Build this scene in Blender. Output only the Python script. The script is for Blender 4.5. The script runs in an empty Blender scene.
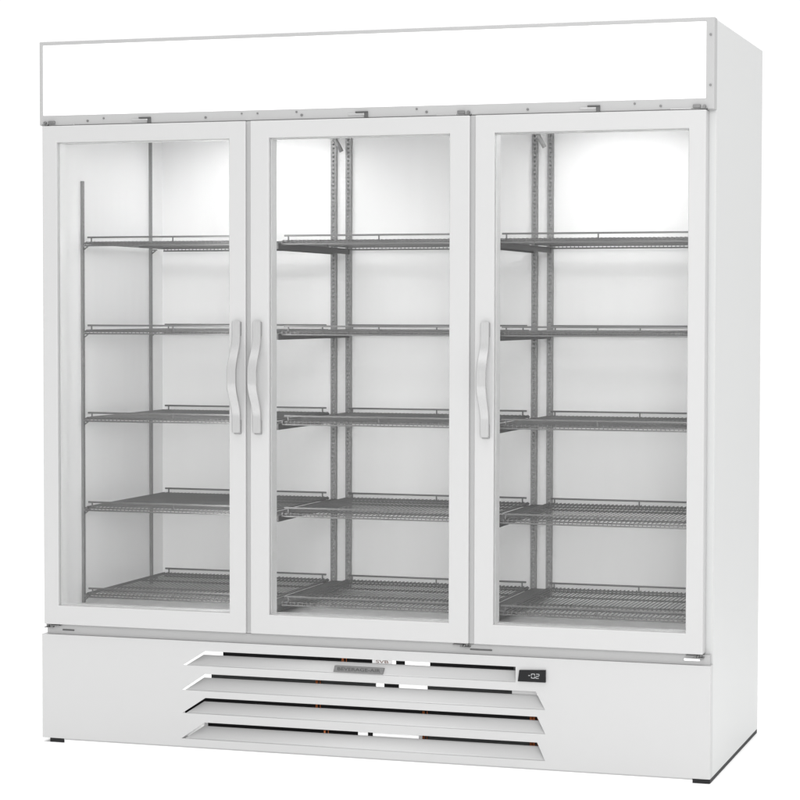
import bpy, bmesh, math, random
from mathutils import Vector, Matrix

# ------------------------------------------------------------------ camera, world, lights, exposure
S = bpy.context.scene
COL = S.collection
cam_d = bpy.data.cameras.new('camera')
cam_d.sensor_width = 36.0
cam_d.lens = 104.08
cam_d.clip_start = 0.05
cam_d.clip_end = 500.0
cam = bpy.data.objects.new('camera', cam_d)
COL.objects.link(cam)
RX = Vector((0.95225888, 0.30528694, 0.00170568))
UP = Vector((-0.01330114, 0.03590623, 0.99926664))
FW = Vector((-0.30500181, 0.95158322, -0.03825269))
M = Matrix((RX, UP, -FW)).transposed().to_4x4()
M.translation = Vector((2.9521, -5.8958, 1.2075))
cam.matrix_world = M
S.camera = cam

S.view_settings.view_transform = 'Standard'
S.view_settings.look = 'None'
S.view_settings.exposure = 0.0
S.view_settings.gamma = 1.0
S.view_settings.use_curve_mapping = False

world = bpy.data.worlds.new('World')
S.world = world
world.use_nodes = True
bg = world.node_tree.nodes['Background']
bg.inputs['Color'].default_value = (1.0, 1.0, 1.0, 1)
bg.inputs['Strength'].default_value = 1.06

def area_light(name, loc, target, sx, sy, power):
    d = bpy.data.lights.new(name, 'AREA')
    d.shape = 'RECTANGLE'
    d.size = sx
    d.size_y = sy
    d.energy = power
    o = bpy.data.objects.new(name, d)
    COL.objects.link(o)
    o.location = loc
    o.rotation_euler = (Vector(target) - Vector(loc)).to_track_quat('-Z', 'Y').to_euler()
    return o

area_light('softbox_overhead', (1.0, -0.6, 5.6), (1.0, -0.6, 0.0), 5.0, 5.0, 62).data.spread = math.radians(80)
area_light('softbox_front', (3.0, -6.8, 2.5), (0.95, 0.3, 1.1), 2.6, 2.6, 230)
area_light('softbox_side', (6.2, 0.2, 4.6), (1.9, 0.4, 1.3), 2.4, 2.4, 26)

# ------------------------------------------------------------------ materials
def material(name, color, rough=0.5, metal=0.0, spec=0.5, noise=0.0, nscale=40.0, bump=0.0, bscale=400.0,
             coat=0.0, emit=None, estr=0.0, stretch=None):
    m = bpy.data.materials.new(name)
    m.use_nodes = True
    nt = m.node_tree
    b = nt.nodes['Principled BSDF']
    b.inputs['Base Color'].default_value = (*color, 1)
    b.inputs['Roughness'].default_value = rough
    b.inputs['Metallic'].default_value = metal
    b.inputs['Specular IOR Level'].default_value = spec
    b.inputs['Coat Weight'].default_value = coat
    tc = nt.nodes.new('ShaderNodeTexCoord')
    mp = nt.nodes.new('ShaderNodeMapping')
    nt.links.new(tc.outputs['Object'], mp.inputs['Vector'])
    if stretch:
        mp.inputs['Scale'].default_value = stretch
    if noise > 0:
        n = nt.nodes.new('ShaderNodeTexNoise')
        n.inputs['Scale'].default_value = nscale
        n.inputs['Detail'].default_value = 3
        nt.links.new(mp.outputs['Vector'], n.inputs['Vector'])
        r = nt.nodes.new('ShaderNodeMapRange')
        r.inputs['From Min'].default_value = 0.3
        r.inputs['From Max'].default_value = 0.7
        r.inputs['To Min'].default_value = 1 - noise
        r.inputs['To Max'].default_value = 1 + noise
        nt.links.new(n.outputs['Fac'], r.inputs['Value'])
        mx = nt.nodes.new('ShaderNodeVectorMath')
        mx.operation = 'SCALE'
        mx.inputs[0].default_value = color
        nt.links.new(r.outputs['Result'], mx.inputs['Scale'])
        nt.links.new(mx.outputs['Vector'], b.inputs['Base Color'])
    if bump > 0:
        n2 = nt.nodes.new('ShaderNodeTexNoise')
        n2.inputs['Scale'].default_value = bscale
        n2.inputs['Detail'].default_value = 2
        nt.links.new(mp.outputs['Vector'], n2.inputs['Vector'])
        bp = nt.nodes.new('ShaderNodeBump')
        bp.inputs['Strength'].default_value = bump
        bp.inputs['Distance'].default_value = 0.001
        nt.links.new(n2.outputs['Fac'], bp.inputs['Height'])
        nt.links.new(bp.outputs['Normal'], b.inputs['Normal'])
    if emit:
        b.inputs['Emission Color'].default_value = (*emit, 1)
        b.inputs['Emission Strength'].default_value = estr
    return m

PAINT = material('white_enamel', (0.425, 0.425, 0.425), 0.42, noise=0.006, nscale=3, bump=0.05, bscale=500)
SIDE_LIT = material('white_enamel_side_lit', (0.495, 0.50, 0.498), 0.40, noise=0.006, nscale=2, bump=0.05, bscale=500)  # same enamel, lightened to stand in for brighter light on the sides
LINER = material('white_liner', (0.86, 0.86, 0.86), 0.45, noise=0.01, nscale=5, bump=0.12, bscale=30, stretch=(6, 6, 0.4))
TRIM = material('grey_trim', (0.34, 0.34, 0.34), 0.45, noise=0.01, nscale=6)
ALU = material('satin_aluminium', (0.43, 0.43, 0.43), 0.30, metal=0.6, noise=0.03, nscale=60, stretch=(6, 6, 0.5))
WIRE = material('grey_coated_wire', (0.19, 0.19, 0.19), 0.55, spec=0.25, noise=0.05, nscale=30)
STEEL = material('zinc_steel', (0.25, 0.25, 0.25), 0.42, metal=0.25, noise=0.06, nscale=25)
ARM = material('grey_arm_steel', (0.10, 0.10, 0.10), 0.6, spec=0.2, noise=0.06, nscale=25)
DARK = material('dark_steel', (0.08, 0.08, 0.08), 0.4, metal=0.3, noise=0.1, nscale=30)
BLACK = material('black_coating', (0.014, 0.014, 0.015), 0.6, spec=0.2, noise=0.1, nscale=30)
CHARCOAL = material('charcoal_fins', (0.045, 0.047, 0.048), 0.55, noise=0.15, nscale=60)
GASKET = material('grey_gasket', (0.55, 0.55, 0.55), 0.6, noise=0.02, nscale=20)
SCREW = material('screw_steel', (0.16, 0.16, 0.16), 0.35, metal=0.5, noise=0.08, nscale=90)
COPPER = material('copper_pipe', (0.50, 0.15, 0.05), 0.35, metal=0.5, noise=0.1, nscale=60)
BADGE = material('badge_metal', (0.15, 0.15, 0.15), 0.45, metal=0.3, spec=0.3, noise=0.06, nscale=80, stretch=(1, 1, 8))
BADGE_INK = material('badge_ink', (0.04, 0.04, 0.04), 0.5, noise=0.05, nscale=50)
BEZEL = material('black_display', (0.012, 0.012, 0.013), 0.4, spec=0.15, noise=0.05, nscale=50)
DIGIT = material('display_digit', (0.2, 0.2, 0.2), 0.4, emit=(0.8, 0.85, 0.9), estr=0.22)
STICKER = material('white_sticker', (0.88, 0.88, 0.88), 0.5, noise=0.02, nscale=80)
STICKER_INK = material('sticker_ink', (0.16, 0.07, 0.05), 0.6, noise=0.05, nscale=80)
SIGN = material('backlit_sign', (0.8, 0.8, 0.8), 0.5, noise=0.004, nscale=3, emit=(1, 1, 1), estr=0.55)
LAMP = material('lit_lamp_lens', (0.8, 0.8, 0.8), 0.5, emit=(1, 1, 1), estr=20.0)
FILL_STRIP = material('fill_strip_glow', (0.8, 0.8, 0.8), 0.5, emit=(1, 1, 1), estr=7.0)  # glow of the unseen strips added to brighten the chamber
FILL_STRIP_L = material('fill_strip_glow_bright', (0.8, 0.8, 0.8), 0.5, emit=(1, 1, 1), estr=12.5)  # stronger added glow to lift the left bay
FLOOR = material('white_studio_floor', (0.965, 0.965, 0.965), 0.7, spec=0.2, noise=0.004, nscale=1.0)

def glass_material():
    m = bpy.data.materials.new('clear_door_glass')
    m.use_nodes = True
    nt = m.node_tree
    nt.nodes.clear()
    out = nt.nodes.new('ShaderNodeOutputMaterial')
    tr = nt.nodes.new('ShaderNodeBsdfTransparent')
    tr.inputs['Color'].default_value = (0.975, 0.976, 0.975, 1)
    gl = nt.nodes.new('ShaderNodeBsdfGlossy')
    gl.inputs['Roughness'].default_value = 0.02
    fr = nt.nodes.new('ShaderNodeFresnel')
    fr.inputs['IOR'].default_value = 1.35
    mx = nt.nodes.new('ShaderNodeMixShader')
    nt.links.new(fr.outputs['Fac'], mx.inputs['Fac'])
    nt.links.new(tr.outputs['BSDF'], mx.inputs[1])
    nt.links.new(gl.outputs['BSDF'], mx.inputs[2])
    nt.links.new(mx.outputs['Shader'], out.inputs['Surface'])
    return m
GLASS = glass_material()

# ------------------------------------------------------------------ mesh helpers
class MB:
    """collects shapes (scene coordinates) into one mesh"""
    def __init__(self):
        self.bm = bmesh.new()

    def box(self, x0, x1, y0, y1, z0, z1, bevel=0.0, seg=2):
        r = bmesh.ops.create_cube(self.bm, size=1.0)
        vs = r['verts']
        for v in vs:
            v.co = Vector(((x0 + x1) / 2 + v.co.x * (x1 - x0), (y0 + y1) / 2 + v.co.y * (y1 - y0),
                           (z0 + z1) / 2 + v.co.z * (z1 - z0)))
        if bevel > 0:
            es = {e for v in vs for e in v.link_edges}
            bmesh.ops.bevel(self.bm, geom=list(es), offset=bevel, segments=seg, profile=0.5, affect='EDGES',
                            clamp_overlap=True)
        return self

    def tube(self, pts, r, n=6, cap=True):
        pts = [Vector(p) for p in pts]
        rings = []
        ref = None
        for i, p in enumerate(pts):
            a = pts[max(i - 1, 0)]
            b = pts[min(i + 1, len(pts) - 1)]
            d = (b - a).normalized()
            if ref is None:
                ref = Vector((0, 0, 1)) if abs(d.z) < 0.9 else Vector((1, 0, 0))
            u = d.cross(ref).normalized()
            w = u.cross(d).normalized()
            rings.append([self.bm.verts.new(p + u * r * math.cos(2 * math.pi * k / n) + w * r * math.sin(2 * math.pi * k / n))
                          for k in range(n)])
        for A, B in zip(rings, rings[1:]):
            for k in range(n):
                f = self.bm.faces.new((A[k], A[(k + 1) % n], B[(k + 1) % n], B[k]))
                f.smooth = True
        if cap:
            self.bm.faces.new(rings[0])
            self.bm.faces.new(rings[-1][::-1])
        return self

    def disc(self, c, r, y0, y1, n=12):
        """short round stud whose axis runs front to back"""
        return self.tube([(c[0], y0, c[1]), (c[0], y1, c[1])], r, n)

    def prism(self, poly, y0, y1):
        """outline in x,z given a real thickness front to back"""
        a = [self.bm.verts.new((x, y0, z)) for x, z in poly]
        b = [self.bm.verts.new((x, y1, z)) for x, z in poly]
        self.bm.faces.new(a)
        self.bm.faces.new(b[::-1])
        n = len(poly)
        for k in range(n):
            self.bm.faces.new((a[k], b[k], b[(k + 1) % n], a[(k + 1) % n]))
        return self

    def frame(self, x0, x1, z0, z1, ix0, ix1, iz0, iz1, y0, y1, bevel=0.0):
        """rectangular frame with a mitred opening, one closed mesh"""
        o = [(x0, z0), (x1, z0), (x1, z1), (x0, z1)]
        i = [(ix0, iz0), (ix1, iz0), (ix1, iz1), (ix0, iz1)]
        V = lambda p, y: self.bm.verts.new((p[0], y, p[1]))
        of, jf = [V(p, y0) for p in o], [V(p, y0) for p in i]
        ob, jb = [V(p, y1) for p in o], [V(p, y1) for p in i]
        F = self.bm.faces.new
        for k in range(4):
            n = (k + 1) % 4
            F((of[k], of[n], jf[n], jf[k]))
            F((ob[n], ob[k], jb[k], jb[n]))
            F((of[n], of[k], ob[k], ob[n]))
            F((jf[k], jf[n], jb[n], jb[k]))
        if bevel > 0:
            ed = []
            for L in (of, jf):
                for k in range(4):
                    ed.append(self.bm.edges.get((L[k], L[(k + 1) % 4])))
            for k in range(4):
                ed.append(self.bm.edges.get((of[k], ob[k])))
            bmesh.ops.bevel(self.bm, geom=ed, offset=bevel, segments=3, profile=0.5, affect='EDGES', clamp_overlap=True)
        return self

ORIG = {}
def obj(name, mb, mat, parent=None, origin=(0, 0, 0), label=None):
    bm = mb.bm
    bmesh.ops.recalc_face_normals(bm, faces=bm.faces[:])
    og = Vector(origin)
    for v in bm.verts:
        v.co -= og
    me = bpy.data.meshes.new(name)
    bm.to_mesh(me)
    bm.free()
    me.materials.append(mat)
    o = bpy.data.objects.new(name, me)
    COL.objects.link(o)
    ORIG[o.name] = og
    if parent:
        o.parent = parent
        o.location = og - ORIG[parent.name]
    else:
        o.location = og
    if label:
        o['label'] = label
    return o

def letters(name, text, mat, parent, x, y, z, size, thick=0.0004, width=None, spacing=1.0):
    """raised lettering facing the front, centred on x,z"""
    cu = bpy.data.curves.new(name, 'FONT')
    cu.body = text
    cu.size = size
    cu.align_x = 'CENTER'
    cu.align_y = 'CENTER'
    cu.extrude = thick
    cu.space_character = spacing
    t = bpy.data.objects.new(name, cu)
    COL.objects.link(t)
    dg = bpy.context.evaluated_depsgraph_get()
    me = bpy.data.meshes.new_from_object(t.evaluated_get(dg))
    bpy.data.objects.remove(t)
    xs = [v.co.x for v in me.vertices]
    k = width / (max(xs) - min(xs)) if width else 1.0
    for v in me.vertices:
        v.co = Vector((v.co.x * k, -v.co.z, v.co.y))
    me.materials.clear()
    me.materials.append(mat)
    me.name = name
    o = bpy.data.objects.new(name, me)
    COL.objects.link(o)
    o.parent = parent
    o.location = Vector((x, y, z)) - ORIG[parent.name]
    ORIG[o.name] = Vector((x, y, z))
    return o

# ------------------------------------------------------------------ setting
W, D, H = 1.905, 0.7755, 1.960
GZ = -0.0125
fl = MB()
c = [fl.bm.verts.new((60 * math.cos(a), 60 * math.sin(a), GZ)) for a in [2 * math.pi * k / 64 for k in range(64)]]
fl.bm.faces.new(c)
floor = obj('floor', fl, FLOOR)
floor['kind'] = 'structure'
floor['label'] = 'plain seamless white studio floor under the cabinet'

# ------------------------------------------------------------------ the refrigerator
root = bpy.data.objects.new('display_refrigerator', None)
COL.objects.link(root)
root.location = (W / 2, D / 2, GZ)
root.empty_display_size = 0.2
ORIG[root.name] = Vector(root.location)
root['label'] = 'white upright three glass door display refrigerator with empty grey wire shelves'
root['category'] = 'refrigerator'

FY = 0.033                       # front face of the carcass, behind the doors
LX0, LX1 = 0.045, 1.860          # inside faces of the side walls
BY = 0.747                       # inside face of the back wall
CZ, FZ = 1.742, 0.357            # ceiling and floor of the chamber

# carcass: sides, back, top, and the front face seen round the doors
mb = MB()
mb.box(0.0, 0.040, FY, D, 0.0, H - 0.004)
obj('side_panel', mb, SIDE_LIT, root, (0.02, D / 2, 0))
mb = MB()
mb.box(W - 0.040, W, FY, D, 0.0, H - 0.004)
obj('side_panel', mb, SIDE_LIT, root, (W - 0.02, D / 2, 0))
mb = MB()
mb.box(0.0405, W - 0.0405, 0.06, D - 0.003, CZ + 0.02, H - 0.0045)
obj('top_panel', mb, PAINT, root, (W / 2, D / 2, H))
mb = MB()
mb.box(0.0405, W - 0.0405, BY + 0.006, D - 0.002, FZ - 0.03, CZ + 0.0195)
obj('back_panel', mb, PAINT, root, (W / 2, D, 1.0))
# chamber liner (five inner sheets)
mb = MB()
mb.box(0.0402, LX0, FY + 0.012, BY + 0.005, FZ - 0.004, CZ + 0.004)
mb.box(LX1, W - 0.0402, FY + 0.012, BY + 0.005, FZ - 0.004, CZ + 0.004)
mb.box(LX0, LX1, BY, BY + 0.0045, FZ, CZ)
mb.box(LX0, LX1, FY + 0.012, BY + 0.005, CZ, CZ + 0.004)
mb.box(LX0, LX1, FY + 0.012, BY + 0.005, FZ - 0.004, FZ)
obj('chamber_liner', mb, LINER, root, (W / 2, D / 2, FZ))
# front face frame round the chamber
mb = MB()
mb.frame(0.0407, W - 0.0407, 0.284, CZ + 0.018, LX0 + 0.004, LX1 - 0.004, FZ + 0.003, 1.712, FY + 0.0005, FY + 0.0115)
ff = obj('face_frame', mb, PAINT, root, (W / 2, FY, 1.0))
DIV = (0.6375, 1.2660)
for dx in DIV:
    mb = MB()
    mb.box(dx - 0.060, dx + 0.021, FY + 0.001, FY + 0.020, FZ + 0.0035, 1.7115, 0.002)
    obj('mullion', mb, PAINT, root, (dx, FY + 0.015, 1.0))
for g0, g1 in ((0.6235, 0.6368), (1.2582, 1.2727)):
    mb = MB()
    mb.box(g0, g1, -0.003, 0.0295, 0.3245, 1.7245)
    obj('door_gap_filler', mb, TRIM, root, ((g0 + g1) / 2, 0.0, 1.0))  # filler added to lighten the shaded gap between doors

# lit sign across the top, with its trim
mb = MB()
mb.box(0.0035, W - 0.0035, 0.006, 0.0322, 1.7255, H - 0.0045)
obj('sign_box', mb, PAINT, root, (W / 2, 0.03, 1.85))
mb = MB()
mb.box(0.009, 1.8835, 0.001, 0.0055, 1.753, 1.951)
sign = obj('sign_panel', mb, SIGN, root, (W / 2, 0, 1.85), label='blank white backlit sign panel')
mb = MB()
mb.frame(0.0, W, 1.7262, H, 0.0100, 1.8825, 1.7545, 1.9495, -0.002, 0.0327, 0.0022)
trim = obj('sign_trim', mb, TRIM, root, (W / 2, 0, 1.85))
for z in (1.9155, 1.7871):
    mb = MB()
    mb.disc((1.8945, z), 0.0033, -0.0045, 0.0, 12)
    obj('screw', mb, SCREW, trim, (1.8945, 0, z))
for x, z, r in ((0.148, 1.7365, .0032), (0.197, 1.7425, .0026), (0.5028, 1.7375, .0034), (0.609, 1.7455, .0024),
                (0.655, 1.7450, .0024), (0.768, 1.7460, .0028), (0.783, 1.7372, .0036), (1.1085, 1.7455, .0028),
                (1.136, 1.7370, .0036), (1.413, 1.7368, .0034), (1.698, 1.7445, .0030), (1.766, 1.7368, .0034)):
    mb = MB()
    mb.disc((x, z), r, -0.0042, 0.0, 12)
    obj('screw', mb, SCREW, trim, (x, 0, z))
# the door stop brackets under the sign
for x0, x1 in ((0.282, 0.340), (0.915, 0.972), (1.553, 1.607)):
    mb = MB()
    xm = x0 + (x1 - x0) * 0.38
    mb.box(xm, x1, -0.007, -0.0015, 1.7395, 1.7430, 0.0008)
    mb.box(x1 - 0.010, x1, -0.007, 0.010, 1.7255, 1.7392, 0.0008)
    obj('door_stop', mb, DARK, root, (x1, 0, 1.735))
    mb = MB()
    mb.box(x0, x1 - 0.0105, -0.0045, -0.0016, 1.7330, 1.7390, 0.0008)
    obj('latch_plate', mb, ALU, root, (x0, 0, 1.735))

# ---------------------------------------------------------------- doors
DY0, DY1 = -0.012, 0.030
PZ1 = 0.2945
def handle_mb(xc, w=0.0255):
    """bowed flat strap handle standing off the door"""
    z0, z1 = 0.876, 1.180
    m = MB()
    N = 76
    rows = []
    for i in range(N + 1):
        t = i / N
        z = z0 + (z1 - z0) * t
        d = max(0.0, min(1.0, (abs(t - 0.5) - 0.045) / 0.31))
        bow = 1 - d * d * (3 - 2 * d)
        y = DY0 - 0.014 - 0.036 * bow
        th = 0.006 + 0.002 * bow
        hw = w / 2 * (0.90 + 0.12 * bow)
        e = min(t, 1 - t) * (z1 - z0)
        if e < 0.004:                                   # eased ends
            hw *= 0.80 + 0.20 * e / 0.004
        b = 0.0012
        prof = [(-hw, y + th), (-hw, y + b), (-hw + b, y), (hw - b, y), (hw, y + b), (hw, y + th)]
        rows.append([m.bm.verts.new((xc + px, py, z)) for px, py in prof])
    for A, B in zip(rows, rows[1:]):
        for k in range(6):
            m.bm.faces.new((A[k], A[(k + 1) % 6], B[(k + 1) % 6], B[k]))
    m.bm.faces.new(rows[0])
    m.bm.faces.new(rows[-1][::-1])
    return m

# x0, x1, opening x0, x1, handle x, hinge side
DOORS = ((0.0125, 0.6235, 0.0578, 0.5747, 0.6000, 0), (0.6368, 1.2582, 0.6917, 1.2025, 0.6600, 1),
         (1.2727, 1.8862, 1.3262, 1.8408, 1.3040, 1))
for di, (x0, x1, o0, o1, hx, side) in enumerate(DOORS):
    oz0, oz1 = 0.3785, 1.6770
    mb = MB()
    mb.frame(x0, x1, 0.3245, 1.7245, o0, o1, oz0, oz1, DY0, DY1, 0.0028)
    door = obj('door', mb, PAINT, root, (x0 if side == 0 else x1, DY0, 0.3245),
               label=('left hand glass door hinged on the left', 'middle glass door with its handle on the left',
                      'right hand glass door with its handle on the left')[di])
    mb = MB()
    mb.box(o0 - 0.004, o1 + 0.004, DY0 + 0.013, DY0 + 0.0165, oz0 - 0.004, oz1 + 0.004)
    # the sheet runs into a groove of the frame
    obj('glass_pane', mb, GLASS, door, ((o0 + o1) / 2, DY0 + 0.015, 1.0))
    mb = MB()
    mb.frame(o0 - 0.0005, o1 + 0.0005, oz0 - 0.0005, oz1 + 0.0005, o0 + 0.0012, o1 - 0.0012, oz0 + 0.0012, oz1 - 0.0012,
             DY0 + 0.0168, DY1 + 0.0140)
    obj('glazing_bead', mb, LINER, door, ((o0 + o1) / 2, DY0 + 0.01, 1.0))  # run back over the jamb in white to brighten its shaded sides
    mb = MB()
    mb.frame(x0 + 0.008, x1 - 0.008, 0.3325, 1.7165, o0 - 0.006, o1 + 0.006, oz0 - 0.006, oz1 + 0.006, DY1 + 0.0002, FY + 0.0003)
    obj('gasket', mb, GASKET, door, ((x0 + x1) / 2, DY1, 1.0))
    hd = obj('handle', handle_mb(hx), ALU, door, (hx, DY0, 1.028))
    for z in (0.894, 1.162):
        mb = MB()
        mb.box(hx - 0.0085, hx + 0.0118, DY0 - 0.0085, DY0 + 0.0002, z - 0.022, z + 0.017, 0.002)
        obj('handle_mount', mb, STEEL, door, (hx, DY0, z))
    # hinges
    ex = x0 if side == 0 else x1
    s = 1 if side == 0 else -1
    mb = MB()
    a, b = sorted((ex - s * 0.002, ex + s * 0.016))
    mb.box(a, b, -0.010, 0.020, 1.7262, 1.7292, 0.0006)
    mb.disc((ex + s * 0.006, 1.7335), 0.0042, -0.0085, -0.0026, 10)
    a, b = sorted((ex + s * 0.016, ex + s * 0.036))
    mb.box(a, b, -0.0085, -0.0026, 1.7296, 1.7382, 0.001)
    obj('hinge', mb, SCREW, door, (ex, 0, 1.73))
    mb = MB()
    a, b = sorted((ex + s * 0.040, ex + s * 0.095))
    mb.box(a, b, -0.004, 0.008, 1.7262, 1.7300, 0.0008)
    obj('hinge_arm', mb, ALU, door, (ex, 0, 1.728))
    mb = MB()
    a, b = sorted((ex - s * 0.001, ex + s * 0.014))
    mb.tube([(ex + s * 0.007, -0.002, 0.3165), (ex + s * 0.007, -0.002, 0.3242)], 0.0042, 10)
    mb.box(a, b, -0.009, 0.020, 0.3140, 0.3166, 0.0006)
    a, b = sorted((ex + s * 0.016, ex + s * 0.045))
    mb.box(a, b, -0.008, 0.012, 0.3195, 0.3222, 0.0006)
    mb.box(*sorted((ex + s * 0.017, ex + s * 0.025)), -0.0085, 0.004, 0.3145, 0.3190, 0.0008)
    obj('hinge', mb, SCREW, door, (ex, 0, 0.318))

mb = MB()
mb.box(0.0135, W - 0.0045, 0.010, FY - 0.0002, PZ1 + 0.0003, 0.3215)
obj('recess_filler', mb, TRIM, root, (W / 2, 0.01, PZ1))  # filler added to bring the shaded recess forward into the light
# dark slots and the pale plate in the recess below the doors
for x0, x1 in ((0.060, 0.096), (1.257, 1.318)):
    mb = MB()
    mb.box(x0, x1, 0.0070, 0.0102, 0.3055, 0.3092, 0.0008)
    obj('slot_plate', mb, DARK, root, (x0, FY, 0.31))
mb = MB()
mb.box(1.834, 1.876, 0.0045, 0.0102, 0.3050, 0.3120, 0.0015)
obj('slot_plate', mb, STICKER, root, (1.86, FY, 0.31), label='pale plate in the recess under the right door')

# ---------------------------------------------------------------- lower grille
PZ1 = 0.2945
HOLES = [  # top z, bottom z, top x0,x1, bottom x0,x1
    (0.2680, 0.2265, 0.4975, 1.3850, 0.4315, 1.3850),
    (0.2045, 0.1570, 0.4975, 1.4400, 0.4275, 1.4660),
    (0.1380, 0.0930, 0.4985, 1.4440, 0.4300, 1.4665),
    (0.0695, 0.0215, 0.4975, 1.4445, 0.4262, 1.4665)]
mb = MB()
bm = mb.bm
def loop(pts):
    v = [bm.verts.new((x, 0.0, z)) for x, z in pts]
    return [bm.edges.new((v[k], v[(k + 1) % len(v)])) for k in range(len(v))]
es = loop([(0.0, 0.0), (W, 0.0), (W, PZ1), (0.0, PZ1)])
for zt, zb, a0, a1, b0, b1 in HOLES:
    es += loop([(b0, zb), (b1, zb), (a1, zt), (a0, zt)])
bmesh.ops.triangle_fill(bm, use_beauty=True, use_dissolve=False, edges=es)
ex = bmesh.ops.extrude_face_region(bm, geom=bm.faces[:])
for v in [g for g in ex['geom'] if isinstance(g, bmesh.types.BMVert)]:
    v.co.y += 0.0016
# returned flanges along the top and both ends
mb.box(0.0, W, 0.0017, 0.031, PZ1 - 0.0016, PZ1)
mb.box(0.0, 0.0016, 0.0017, 0.0325, 0.0, PZ1 - 0.0017)
mb.box(W - 0.0016, W, 0.0017, 0.0325, 0.0, PZ1 - 0.0017)
panel = obj('grille_panel', mb, PAINT, root, (W / 2, 0, 0))
for zt, zb, a0, a1, b0, b1 in HOLES:
    mb = MB()
    rows = []
    N = 8
    zt2 = zt - 0.0118
    for i in range(N + 1):
        t = i / N
        z = (zb + 0.0003) + (zt2 - zb) * t
        y = 0.0003 + 0.0095 * (1 - (1 - t) ** 1.25)
        # the sheet narrows a little as it leans in
        f = t * (zt2 - zb) / (zt - zb)
        xl = b0 + (a0 - b0) * f + 0.0105
        xr = b1 + (a1 - b1) * f
        rows.append((mb.bm.verts.new((xl, y, z)), mb.bm.verts.new((xr, y, z)),
                     mb.bm.verts.new((xl, y + 0.0014, z)), mb.bm.verts.new((xr, y + 0.0014, z))))
    for A, B in zip(rows, rows[1:]):
        for q in ((A[0], A[1], B[1], B[0]), (A[3], A[2], B[2], B[3]), (A[2], A[0], B[0], B[2]), (A[1], A[3], B[3], B[1])):
            f = mb.bm.faces.new(q)
            f.smooth = True
    mb.bm.faces.new((rows[0][0], rows[0][2], rows[0][3], rows[0][1]))
    mb.bm.faces.new((rows[-1][0], rows[-1][1], rows[-1][3], rows[-1][2]))
    obj('louver', mb, PAINT, panel, ((a0 + a1) / 2, 0, zb))
# fillers added behind some slots; white ones imitate bright background seen through
for x0, x1, z0, z1 in ((1.372, 1.440, 0.1790, 0.2090), (0.428, 0.4895, 0.0230, 0.0740), (0.940, 0.9683, 0.0450, 0.0740),
                       (0.9826, 1.1130, 0.0450, 0.0740)):
    mb = MB()
    mb.box(x0, x1, 0.0134, 0.0146, z0 + 0.004, z1)
    obj('slot_filler', mb, PAINT if x0 > 1.2 else STICKER, panel, ((x0 + x1) / 2, 0.027, z0))
mb = MB()
mb.box(0.0670, 1.8585, 0.0012, 0.0300, -0.0036, -0.0001)
obj('bottom_trim', mb, TRIM, panel, (W / 2, 0, 0))
# badge
mb = MB()
mb.prism([(0.8745, 0.2295), (1.0155, 0.2290), (1.0195, 0.2465), (0.8785, 0.2470)], -0.0035, 0.0035)
badge = obj('badge', mb, BADGE, root, (0.947, 0, 0.238), label='small grey metal name badge')
letters('badge_lettering', 'BEVERAGE-AIR', BADGE_INK, badge, 0.947, -0.0037, 0.2385, 0.0125, 0.0003, width=0.122)
# temperature display
mb = MB()
mb.prism([(1.3925, 0.2305), (1.4680, 0.2308), (1.4680, 0.2635), (1.3965, 0.2605)], -0.006, -0.0004)
disp = obj('temperature_display', mb, BEZEL, root, (1.43, 0, 0.247))
def seven(x, z, on, w=0.0080, h=0.0150, t=0.0018):
    m = MB()
    seg = {'a': (x, x + w, z + h - t, z + h), 'g': (x, x + w, z + h / 2 - t / 2, z + h / 2 + t / 2), 'd': (x, x + w, z, z + t),
           'f': (x - t, x, z + h / 2 + t * .6, z + h - t * .3), 'e': (x - t, x, z + t * .3, z + h / 2 - t * .6),
           'b': (x + w, x + w + t, z + h / 2 + t * .6, z + h - t * .3), 'c': (x + w, x + w + t, z + t * .3, z + h / 2 - t * .6)}
    for k in on:
        s = seg[k]
        m.box(s[0], s[1], -0.0068, -0.0061, s[2], s[3])
    return m
obj('digit', seven(1.4215, 0.2400, 'g', w=0.005), DIGIT, disp, (1.42, -0.006, 0.247))
obj('digit', seven(1.4310, 0.2400, 'abcdef', w=0.0068, h=0.0130), DIGIT, disp, (1.434, -0.006, 0.247))
obj('digit', seven(1.4430, 0.2400, 'abged', w=0.0068, h=0.0130), DIGIT, disp, (1.448, -0.006, 0.247))

# machinery behind the grille
def dark_block(name, mat, x0, x1, z0, z1, y0=0.038, y1=0.20):
    m = MB()
    m.box(x0, x1, y0, y1, z0, z1, 0.002)
    return obj(name, m, mat, root, ((x0 + x1) / 2, y0, z0))
cu = dark_block('condenser_shroud', BLACK, 0.5350, 0.9770, 0.222, 0.272, 0.038, 0.052)
dark_block('condenser_coil', CHARCOAL, 0.5000, 0.9795, 0.150, 0.220, 0.038, 0.052)
dark_block('junction_box', BLACK, 1.1360, 1.3690, 0.222, 0.272)
dark_block('controller_box', CHARCOAL, 1.1290, 1.3690, 0.150, 0.220)
dark_block('capillary_block', BLACK, 1.0395, 1.0620, 0.222, 0.272, 0.038, 0.052)
dark_block('relay_box', BLACK, 1.0060, 1.0450, 0.150, 0.220, 0.038, 0.052)
lower = dark_block('slot_dark_bar', BLACK, 0.4205, 1.4700, 0.083, 0.1475)  # dark bar put in to keep the third slot black
dark_block('filter_housing', BLACK, 0.4895, 0.9370, 0.018, 0.081)
dark_block('start_capacitor', BLACK, 0.9685, 0.9826, 0.018, 0.081)
dark_block('drain_pan', CHARCOAL, 1.1170, 1.4345, 0.018, 0.081)
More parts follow.
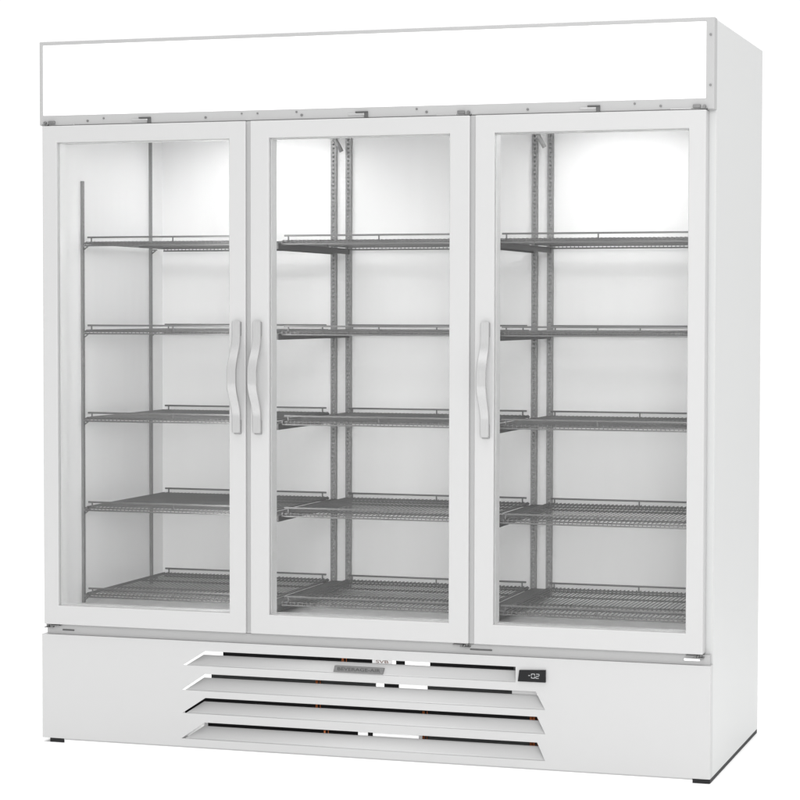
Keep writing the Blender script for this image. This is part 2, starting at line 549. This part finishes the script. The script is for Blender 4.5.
for x, z0, z1 in ((0.8892, 0.249, 0.271), (0.8138, 0.095, 0.219), (0.8371, 0.020, 0.080), (1.1200, 0.030, 0.130),
                  (1.4270, 0.030, 0.146), (1.4190, 0.030, 0.146)):
    m = MB()
    m.tube([(x, 0.0335, z0), (x, 0.0335, z1)], 0.0038, 8)
    m.tube([(x + 0.010, 0.0340, z0), (x + 0.010, 0.0340, z1)], 0.0015, 6)
    obj('copper_pipe', m, COPPER, root, (x, 0.033, z0))
m = MB()
m.box(0.9790, 1.0345, 0.0180, 0.0195, 0.245, 0.2755)
stk = obj('sticker', m, STICKER, root, (1.01, 0.03, 0.25))
letters('sticker_lettering', 'SVB', STICKER_INK, stk, 1.0070, 0.0177, 0.2600, 0.0110, 0.0002, width=0.036)

# base rails, and a white plate added to hide the shaded gap below
for x0, x1 in ((0.0215, 0.0665), (1.8590, 1.9045)):
    m = MB()
    m.box(x0, x1, 0.004, D - 0.004, GZ + 0.0004, -0.0004, 0.001)
    obj('base_rail', m, BLACK, root, ((x0 + x1) / 2, D / 2, GZ))
m = MB()
m.box(0.0670, 1.8585, 0.0035, 0.0060, GZ + 0.0004, -0.0037)
obj('base_gap_filler', m, LINER, root, (W / 2, 0.005, GZ))

# ---------------------------------------------------------------- shelf standards
def standard_mb(a, b, z0, z1, back=True):
    """slotted strip: two edges and rungs; back=True lies on the back wall (a,b in x), else on a side wall (a,b in y)"""
    m = MB()
    pitch, web = 0.0125, 0.0068
    e = (b - a) * 0.34
    d = 0.0105
    def bx(p0, p1, h0, h1):
        if back:
            m.box(p0, p1, BY - d, BY - d + 0.0015, h0, h1)
        else:
            m.box(wall[0], wall[1], p0, p1, h0, h1)
    bx(a, a + e, z0, z1)
    bx(b - e, b, z0, z1)
    n = int((z1 - z0) / pitch)
    for k in range(n + 1):
        h = z0 + k * pitch
        bx(a + e, b - e, h, min(h + web, z1))
    # folded legs that stand the strip off the wall
    if back:
        m.box(a, a + 0.0012, BY - d + 0.0016, BY - 0.0002, z0, z1)
        m.box(b - 0.0012, b, BY - d + 0.0016, BY - 0.0002, z0, z1)
    else:
        l0, l1 = leg
        m.box(l0, l1, a, a + 0.0012, z0, z1)
        m.box(l0, l1, b - 0.0012, b, z0, z1)
    return m
for dx in DIV:
    for a, b in ((dx - 0.0330, dx - 0.0150), (dx + 0.0145, dx + 0.0325)):
        obj('shelf_standard', standard_mb(a, b, 0.365, 1.7405), STEEL, root, ((a + b) / 2, BY, 1.0))
for wall, leg in (((LX0 + 0.006, LX0 + 0.0075), (LX0 + 0.0002, LX0 + 0.0058)),
                  ((LX1 - 0.0075, LX1 - 0.006), (LX1 - 0.0058, LX1 - 0.0002))):
    for a, b, z1 in ((0.1645, 0.1750, 1.580), (0.6445, 0.6550, 1.7405)):
        obj('shelf_standard', standard_mb(a, b, 0.365, z1, False), STEEL, root, (wall[0], (a + b) / 2, 1.0))

# ---------------------------------------------------------------- shelves
SZ = (1.4050, 1.1530, 0.9020, 0.6450, 0.3955)
ROWS = ('top', 'second', 'middle', 'fourth', 'bottom')
BAYS = ((0.068, 0.606, 'left'), (0.6700, 1.2330, 'middle'), (1.2985, 1.8370, 'right'))
SY0, SY1 = 0.150, 0.708

def shelf_deck(x0, x1, z):
    m = MB()
    r = 0.0013
    n = int(round((x1 - x0) / 0.0120))
    for k in range(n + 1):
        x = x0 + (x1 - x0) * k / n
        m.tube([(x, SY1 + 0.001, z - 0.010), (x, SY1, z), (x, SY0 + 0.004, z), (x, SY0, z - 0.002), (x, SY0 - 0.001, z - 0.009)], r, 5)
    for y, dz, rr in ((SY0 + 0.006, -0.0042, 0.0026), (SY0 - 0.001, -0.0105, 0.0026), (SY0 + 0.105, -0.0044, 0.0030),
                      (SY0 + 0.195, -0.0044, 0.0030), (SY0 + 0.375, -0.0044, 0.0030), (SY1 - 0.006, -0.0042, 0.0028),
                      (SY1 + 0.001, -0.0118, 0.0026)):
        m.tube([(x0 - 0.002, y, z + dz), (x1 + 0.002, y, z + dz)], rr, 6)
    for x in (x0 - 0.002, x1 + 0.002):
        m.tube([(x, SY0, z - 0.004), (x, SY1, z - 0.004)], 0.0030, 6)
    return m
def guard_rail(x0, x1, y, z):
    m = MB()
    h = 0.0130
    m.tube([(x0 + 0.004, y, z + h), (x1 - 0.004, y, z + h)], 0.0029, 6)
    for x in (x0 + 0.016, (x0 + x1) / 2, x1 - 0.016):
        m.tube([(x, y, z - 0.004), (x, y, z + h)], 0.0022, 6)
    return m
def clip(x, s, y, z):
    m = MB()
    m.box(*sorted((x, x + s * 0.016)), y - 0.007, y + 0.007, z - 0.0125, z - 0.0085, 0.0008)
    m.tube([(x, y, z - 0.022), (x + s * 0.013, y, z - 0.0125)], 0.0022, 6)
    return m

for x0, x1, bay in BAYS:
    first = None
    for z, row in zip(SZ, ROWS):
        if first is None:
            og = ((x0 + x1) / 2, (SY0 + SY1) / 2, z)
            first = obj('shelf', shelf_deck(x0, x1, z), WIRE, root, og)
            kids = [obj('guard_rail', guard_rail(x0, x1, y, z), WIRE, first, og) for y in (SY0 + 0.004, SY1 - 0.004)]
            sh = first
        else:
            sh = first.copy()
            COL.objects.link(sh)
            sh.parent = root
            sh.location = first.location + Vector((0, 0, z - SZ[0]))
            for k in kids:
                q = k.copy()
                COL.objects.link(q)
                q.parent = sh
                q.location = k.location
    # clips on the side walls carry the outer bays
    for z in SZ:
        for wx, s, b in ((LX0 + 0.0076, 1, 'left'), (LX1 - 0.0076, -1, 'right')):
            if b == bay:
                for y in (0.169, 0.649):
                    obj('shelf_clip', clip(wx, s, y, z), STEEL, root, (wx, y, z))

# double cantilever arms between the bays, hooked into the standards
for dx in DIV:
    for z in SZ:
        m = MB()
        a, b = dx - 0.0275, dx + 0.0275
        zt, zb = z - 0.0082, z - 0.0250
        m.box(a, b, SY0 - 0.020, BY - 0.0125, zt - 0.0016, zt)
        for p in (a, b - 0.0016):
            m.box(p, p + 0.0016, SY0 - 0.020, BY - 0.0125, zb, zt - 0.0017)
        m.box(a + 0.0017, b - 0.0017, SY0 - 0.020, SY0 - 0.0184, zb, zt - 0.0017)
        obj('shelf_arm', m, ARM, root, (dx, 0.45, z))

# ---------------------------------------------------------------- ceiling lamps, added fill strips and sensor tubes
for x, l in ((0.440, 0.40), (1.530, 0.34)):
    m = MB()
    m.box(x - l / 2 - 0.01, x + l / 2 + 0.01, 0.500, 0.560, CZ - 0.012, CZ - 0.0002, 0.003)
    lamp = obj('ceiling_lamp', m, LINER, root, (x, 0.53, CZ))
    m = MB()
    m.box(x - l / 2, x + l / 2, 0.506, 0.554, CZ - 0.0195, CZ - 0.0122, 0.002)
    obj('lamp_lens', m, LAMP, lamp, (x, 0.53, CZ - 0.015))
# unseen glowing strips added behind mullions and right corner to brighten the chamber
for x0, x1, y0 in ((DIV[0] - 0.058, DIV[0] - 0.034, FY + 0.0202), (DIV[1] - 0.058, DIV[1] - 0.034, FY + 0.0202),
                   (LX1 - 0.016, LX1 - 0.0005, FY + 0.020)):
    m = MB()
    m.box(x0, x1, y0, y0 + (0.026 if x0 == DIV[0] - 0.058 else 0.010), 0.42, 1.66, 0.003)
    obj('fill_strip', m, FILL_STRIP_L if x0 == DIV[0] - 0.058 else FILL_STRIP, root, ((x0 + x1) / 2, y0, 1.0))
for dx, mt in zip(DIV, (STEEL, TRIM)):
    m = MB()
    m.tube([(dx - 0.012, 0.690, 1.7400), (dx + 0.004, 0.700, 1.7080), (dx + 0.0135, 0.704, 1.6880)], 0.0066, 10)
    obj('sensor_tube', m, mt, root, (dx, 0.70, 1.70))
